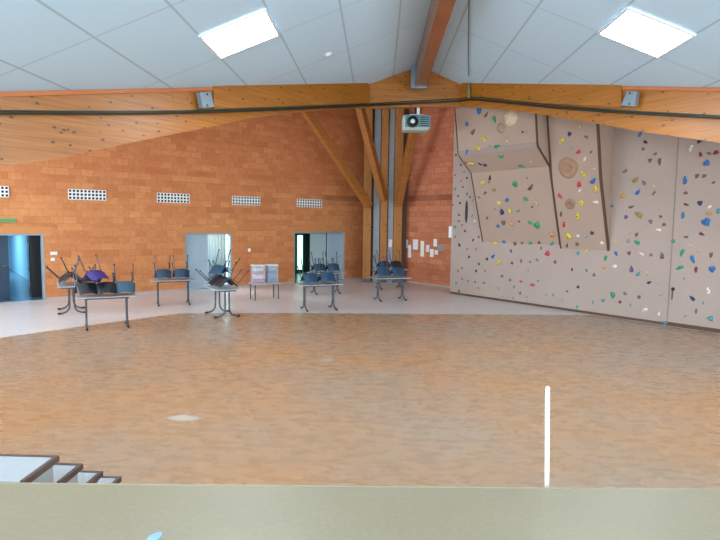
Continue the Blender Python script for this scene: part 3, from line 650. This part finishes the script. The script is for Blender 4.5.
# black slots, hook, small box
k, P, N, nm, i = cw_hit(466.5, 212)
bm = bmesh.new(); bmesh.ops.create_icosphere(bm, subdivisions=2, radius=1)
for v in bm.verts: v.co = V((v.co.x*.06, v.co.y*.04, v.co.z*.40))
o = fin('crack_hold', bm, dark, None, True); o.location = P; o.rotation_euler[2] = TH-PI/2; tag(o, 'long black vertical hold on the narrow strip left of the overhangs', 'climbing hold')
k, P, N, nm, i = cw_hit(673, 289)
t = empty('wall_hook', P-nR*0, TH-PI/2)
bm = bmesh.new(); bmesh.ops.create_icosphere(bm, subdivisions=2, radius=.045); fin('hook_ball', bm, dark, t, True)
bm = bmesh.new(); tube(bm, [(0, -.04, 0), (.0, -.03, -.26)], .011, 6); fin('hanging_strap', bm, dark, t)
tag(t, 'small black hook with a hanging strap beside the seam of the climbing wall', 'hook')
q = on_plane(450, 232, nR, DR-.02); bm = bmesh.new(); box(bm, -.07, .07, -.03, .03, -.2, .2); o = fin('route_card', bm, M['white'], None, bevel=.005); o.location = q+sR*.03; o.rotation_euler[2] = TH-PI/2
tag(o, 'small white upright card at the left edge of the climbing wall', 'card')
# ------------------------------------------------------------------ stage, steps and post
e0, e1 = V((-2.40, 3.32, 0)), V((2.25, 3.51, 0)); sd = (e1-e0)/4.65
a_, b_ = e0-sd*6.5, e1+sd*8.6
bm = bmesh.new(); prism(bm, [(a_.x, -5.9, .80), (b_.x, -5.9, .80), (b_.x, b_.y, .80), (a_.x, a_.y, .80)], V((0, 0, -.80)))
struct(fin('floor_stage', bm, M['stage']))
ang = math.atan2(sd.y, sd.x)
bm = bmesh.new(); prism(bm, [a_+V((0, 0, .803)), b_+V((0, 0, .803)), b_+V((0, .012, .803)), a_+V((0, .012, .803))], V((0, 0, -.05)))
struct(fin('trim_2', bm, plain('stage_edge_strip', '988a70', .5)))
t = empty('stage_steps', (-2.27, 3.32, 0)); tag(t, 'pale steps with dark nosings going down from the left front of the stage', 'steps')
tw = 1.6; yv = [.03, .43, .74, 1.04, 1.36]; tr = plain('pale_step_tread', 'a2a8aa', .35); ns = plain('dark_nosing', '54423c', .5)
for k in range(4):
    z = .80-.2*k; y0, y1 = yv[k], yv[k+1]
    bm = bmesh.new(); box(bm, -tw, -.03, y0, y1-.03, 0.0, z-.0); st = fin('step', bm, tr, t)
    bm = bmesh.new(); box(bm, -tw, 0, y1-.03, y1, z-.04, z+.004); box(bm, -.03, 0, y0+.01, y1-.03, z-.04, z+.004); fin('nosing', bm, ns, st)
# white post
pb = V((1.122, 3.545, 0)); ztop = 1.453
t = empty('white_post', pb); bm = bmesh.new(); tube(bm, [(.05, 0, .01), (0, 0, ztop-.03), (0.001, 0, ztop-.01), (.002, 0, ztop)], [.015, .015, .013, .006], 14)
fin('post_tube', bm, plain('cream_white_plastic', 'f4f1e2', .4, var=.02), t, True)
bm = bmesh.new(); tube(bm, [(0, -.0175, ztop-.045), (0, -.0125, ztop-.045)], .006, 8); fin('peg_hole', bm, plain('hole_brown', 'a89a80', .7), t)
bm = bmesh.new(); tube(bm, [(.05, 0, 0), (.05, 0, .02)], .03, 16); fin('floor_flange', bm, M['steel'], t)
tag(t, 'slim white post standing against the front edge of the stage', 'post')
p = on_floor(154.5, 537, .80); bm = bmesh.new()
prism(bm, [(-.028, -.05, 0), (.02, -.05, 0), (.034, .0, 0), (.030, .035, 0), (.012, .045, 0), (-.012, .03, 0), (-.03, 0, 0)], V((0, 0, .004)))
o = fin('floor_tape', bm, plain('sky_blue_tape', '7fa6cc', .5)); o.location = p+V((0, 0, .0005)); tag(o, 'small scrap of light blue tape on the stage floor', 'tape')
# pale scuffs on parquet
for x, y, a, b, lb in ((185, 418, .24, .06, 'pale paint smear on the parquet near the steps'), (327, 360, .15, .05, 'small pale paint mark on the far middle of the parquet')):
    bm = bmesh.new(); rnd = random.Random(x); prism(bm, [(a*math.cos(k*PI/7)*rnd.uniform(.6, 1.1), b*2*math.sin(k*PI/7)*rnd.uniform(.6, 1.1), 0) for k in range(14)], V((0, 0, .001)))
    o = fin('paint_smear', bm, plain('chalky_smear', 'b8a898', .6)); o.location = on_floor(x, y, .005); tag(o, lb, 'smear')
# ------------------------------------------------------------------ tables and chairs
topm = plain('pale_grey_laminate', 'aeb4b6', .35); edgem = plain('table_edge_grey', '6a7278', .5); legm = plain('grey_leg_paint', '4f545c', .35, .5); foot = plain('black_rubber', '1c1d20', .6)
def make_table():
    t = empty('folding_table')
    bm = bmesh.new(); box(bm, -.62, .62, -.33, .33, .727, .75); fin('tabletop', bm, topm, t, bevel=.012)
    for sx in (-.43, .43):
        bm = bmesh.new()
        for sy in (-1, 1): tube(bm, [(sx, sy*.055, .70), (sx, sy*.055, .25), (sx, sy*.075, .14), (sx, sy*.13, .07), (sx, sy*.22, .035), (sx, sy*.29, .03)], .022, 8)
        box(bm, sx-.03, sx+.03, -.25, .25, .68, .715)
        lg = fin('leg', bm, legm, t)
        for p_ in lg.data.polygons: p_.use_smooth = False
        for sy in (-1, 1):
            bm = bmesh.new(); tube(bm, [(sx, sy*.27, .03), (sx, sy*.34, .027)], .027, 8); fin('foot_cap', bm, foot, lg)
    bm = bmesh.new(); box(bm, -.43, .43, -.012, .012, .66, .70); fin('crossbar', bm, legm, t)
    return t
def make_chair(mat, name='stacked_chair'):
    """chair lying upside down, tent-like: seat front and back top on the table (z=0)"""
    t = empty(name)
    SF, SB, BT = V((0, .0, .45)), V((0, .40, .43)), V((0, .50, .80))
    chord = (BT-SF).normalized()
    ang_ = math.atan2(chord.z, chord.y)         # rotate chord to horizontal then flip
    mid = (SF+BT)/2
    def tf(p):
        q = V(p)-mid; y = q.y*math.cos(ang_)+q.z*math.sin(ang_); z = -q.y*math.sin(ang_)+q.z*math.cos(ang_)
        return V((q.x, y, -z+.095))
    prof = [(.0, .452), (.03, .462), (.10, .455), (.20, .445), (.30, .438), (.37, .44), (.415, .47), (.435, .53), (.455, .62), (.475, .72), (.49, .80)]
    bm = bmesh.new(); g = []
    for i, (y, z) in enumerate(prof):
        w_ = .24 if i < 6 else (.225 if i < 8 else .22); 
        if i in (0, len(prof)-1): w_ -= .03
        row = []
        for j in range(7):
            u = -1+2*j/6; cv = .075*abs(u)**2.5
            dy, dz = (0, cv) if i < 6 else (-cv*1.2, 0)
            row.append(bm.verts.new(tf((u*w_, y+dy, z+dz))))
        g.append(row)
    for a, b in zip(g, g[1:]):
        for j in range(6): bm.faces.new((a[j], a[j+1], b[j+1], b[j]))
    o = fin('seat_shell', bm, mat, t, True); s_ = o.modifiers.new('s', 'SOLIDIFY'); s_.thickness = .012; s_.offset = 0
    ss = o.modifiers.new('ss', 'SUBSURF'); ss.levels = 1; ss.render_levels = 1
    for sx in (-1, 1):
        for y0, y1 in ((.06, .0), (.34, .42)):
            bm = bmesh.new(); tube(bm, [tf((sx*.15, y0, .435)), tf((sx*.19, y0-.01, .40)), tf((sx*.21, y1, .02))], .012, 7); lg = fin('leg', bm, M['steel_d'], t)
            bm = bmesh.new(); tube(bm, [tf((sx*.21, y1, .035)), tf((sx*.21, y1, 0))], .017, 7); fin('leg_tip', bm, foot, lg)
    bm = bmesh.new(); tube(bm, [tf((-.16, .2, .425)), tf((.16, .2, .425))], .011, 6); tube(bm, [tf((-.15, .06, .43)), tf((-.15, .34, .43))], .011, 6); tube(bm, [tf((.15, .06, .43)), tf((.15, .34, .43))], .011, 6); fin('seat_frame', bm, M['steel_d'], t)
    return t
chm = {'navy blue': plain('navy_chair_plastic', '24455e', .22), 'black': plain('black_chair_plastic', '191d24', .35), 'purple': plain('purple_chair_plastic', '3b2f78', .4), 'blue-grey': plain('bluegrey_chair_plastic', '35586e', .3)}
tab0 = make_table(); chairs0 = {k: make_chair(m) for k, m in chm.items()}
usedt = False; usedc = set()
def table(center, rz, label):
    global usedt
    t = tab0 if not usedt else copy_tree(tab0); usedt = True
    t.location = (center.x, center.y, 0); t.rotation_euler = (0, 0, rz); tag(t, label, 'table', 'folding tables with upturned chairs'); return t
def chair(t, lx, ly, rz, kind, label, dz=.75, tilt=0):
    o = chairs0[kind] if kind not in usedc else copy_tree(chairs0[kind]); usedc.add(kind)
    c, s = math.cos(t.rotation_euler[2]), math.sin(t.rotation_euler[2])
    o.location = (t.location.x+lx*c-ly*s, t.location.y+lx*s+ly*c, dz); o.rotation_euler = (tilt, 0, t.rotation_euler[2]+rz)
    tag(o, label, 'chair', 'upturned chairs stacked on the tables'); return o
def ctr(*px): return sum((on_floor(x, y) for x, y in px), V())/len(px)
# row tables parallel to the brick wall
T2 = table(ctr((84, 326.7), (87, 331), (126, 323), (130.5, 327.5)), math.radians(30), 'folding table nearest the viewer, at the left by the parquet edge')
T3 = table(ctr((156, 304), (160, 306), (186, 303), (191, 304)), math.radians(26), 'folding table left of the middle doorway with two navy chairs')
T6 = table(ctr((300.5, 309.5), (308.5, 312), (328, 307), (337.5, 309.5)), math.radians(24), 'folding table in front of the third doorway, the nearer of the two there')
T7 = table(ctr((308, 293), (316, 295), (336, 292), (343, 294)), math.radians(24), 'folding table close to the third doorway, behind the nearer one')
T8 = table(ctr((374, 300), (384, 302), (396, 298.5), (406, 300)), math.radians(20), 'folding table before the corner posts, the nearer of the two there')
T9 = table(ctr((377, 288), (402, 289)), math.radians(20), 'folding table hidden at the foot of the corner posts, behind another')
T1 = table(ctr((57, 311), (60, 314.5), (84, 308), (86, 313)), math.radians(121), 'folding table seen end-on beside the leftmost doorway')
T4 = table(ctr((206, 313.5), (225.5, 312), (217, 318), (241, 317)), TH+PI/2-.12, 'folding table seen end-on in front of the middle doorway, heaped with chairs')
names = {T2: 'the table nearest the viewer at the left', T3: 'the table left of the middle doorway', T6: 'the nearer table by the third doorway', T7: 'the rear table at the third doorway', T8: 'the nearer table by the corner posts', T9: 'the rear table by the corner posts', T1: 'the end-on table beside the leftmost doorway', T4: 'the end-on table before the middle doorway'}
for t, kl, kr in ((T3, 'navy blue', 'navy blue'), (T6, 'navy blue', 'navy blue'), (T7, 'navy blue', 'navy blue'), (T8, 'navy blue', 'navy blue'), (T9, 'navy blue', 'black')):
    chair(t, -.27, -.02, PI, kl, '%s chair upside down on %s, the left one' % (kl, names[t]))
    chair(t, .24, -.02, PI, kr, '%s chair upside down on %s, the right one' % (kr, names[t]))
chair(T2, -.40, .0, PI+.1, 'black', 'black chair upside down at the left end of the table nearest the viewer')
chair(T2, -.0, -.03, PI+.05, 'black', 'black chair upside down in the middle of the table nearest the viewer')
chair(T2, -.2, .02, PI+.5, 'purple', 'purple chair piled on the black chairs on the table nearest the viewer', 1.02, .2)
chair(T2, .40, .0, PI, 'blue-grey', 'blue-grey chair upside down at the right end of the table nearest the viewer')
chair(T1, -.27, .0, 0, 'black', 'black chair upside down on the near end of the end-on table by the leftmost doorway')
chair(T1, .27, 0, PI, 'black', 'black chair upside down on the far end of the end-on table by the leftmost doorway')
chair(T4, -.3, .0, 0.1, 'black', 'black chair upside down on the near end of the table before the middle doorway')
chair(T4, .28, .0, PI, 'black', 'black chair upside down on the far end of the table before the middle doorway')
chair(T4, -.02, .08, .5, 'navy blue', 'navy blue chair lying on top of the heap before the middle doorway', 1.04, .0)
# low table with clear boxes
t5 = empty('low_table', ctr((251.5, 298), (263, 301), (266, 297), (278, 300)), TH-.1); tag(t5, 'small low table between the middle and third doorways carrying two clear boxes', 'table')
bm = bmesh.new(); box(bm, -.46, .46, -.26, .26, .50, .53); fin('tabletop', bm, topm, t5, bevel=.008)
for sx in (-.40, .40):
    for sy in (-.2, .2): bm = bmesh.new(); tube(bm, [(sx, sy, 0), (sx, sy, .5)], .02, 8); fin('leg', bm, M['steel_d'], t5)
a = NT('clear_plastic'); a.set((.9, .95, 1, 1), .15); a.b.inputs['Alpha'].default_value = .15; clear = a.m
for lx, lb, c1, c2 in ((-.23, 'left of two clear plastic boxes with white lids on the low table', 'c8d0dc', 'c8707a'), (.23, 'right of two clear plastic boxes with white lids on the low table', '6f9cc0', '4b6f95')):
    c, s = math.cos(t5.rotation_euler[2]), math.sin(t5.rotation_euler[2]); e = empty('storage_box', (t5.location.x+lx*c, t5.location.y+lx*s, .531), t5.rotation_euler[2]); e.scale = (1, 1, 1.5); tag(e, lb, 'box')
    bm = bmesh.new()
    for b in ((-.18, .18, -.16, -.15, 0, .36), (-.18, .18, .15, .16, 0, .36), (-.18, -.17, -.15, .15, 0, .36), (.17, .18, -.15, .15, 0, .36), (-.17, .17, -.15, .15, 0, .01)): box(bm, *b)
    fin('box_body', bm, clear, e)
    bm = bmesh.new(); box(bm, -.185, .185, -.165, .165, .361, .40); fin('box_lid', bm, plain('frosted_lid', 'd8d4ce', .5), e, bevel=.012)
    bm = bmesh.new(); box(bm, -.15, .15, -.13, .13, .015, .09); box(bm, -.14, .12, -.12, .12, .20, .25); fin('box_contents', bm, plain('contents_'+c2, c2, .6, var=.3, scale=20), e)
    bm = bmesh.new(); box(bm, -.14, .14, -.12, .12, .10, .19); box(bm, -.13, .14, -.12, .12, .26, .33); fin('folded_sheets', bm, plain('sheets_'+c1, c1, .6, var=.2, scale=20), e)
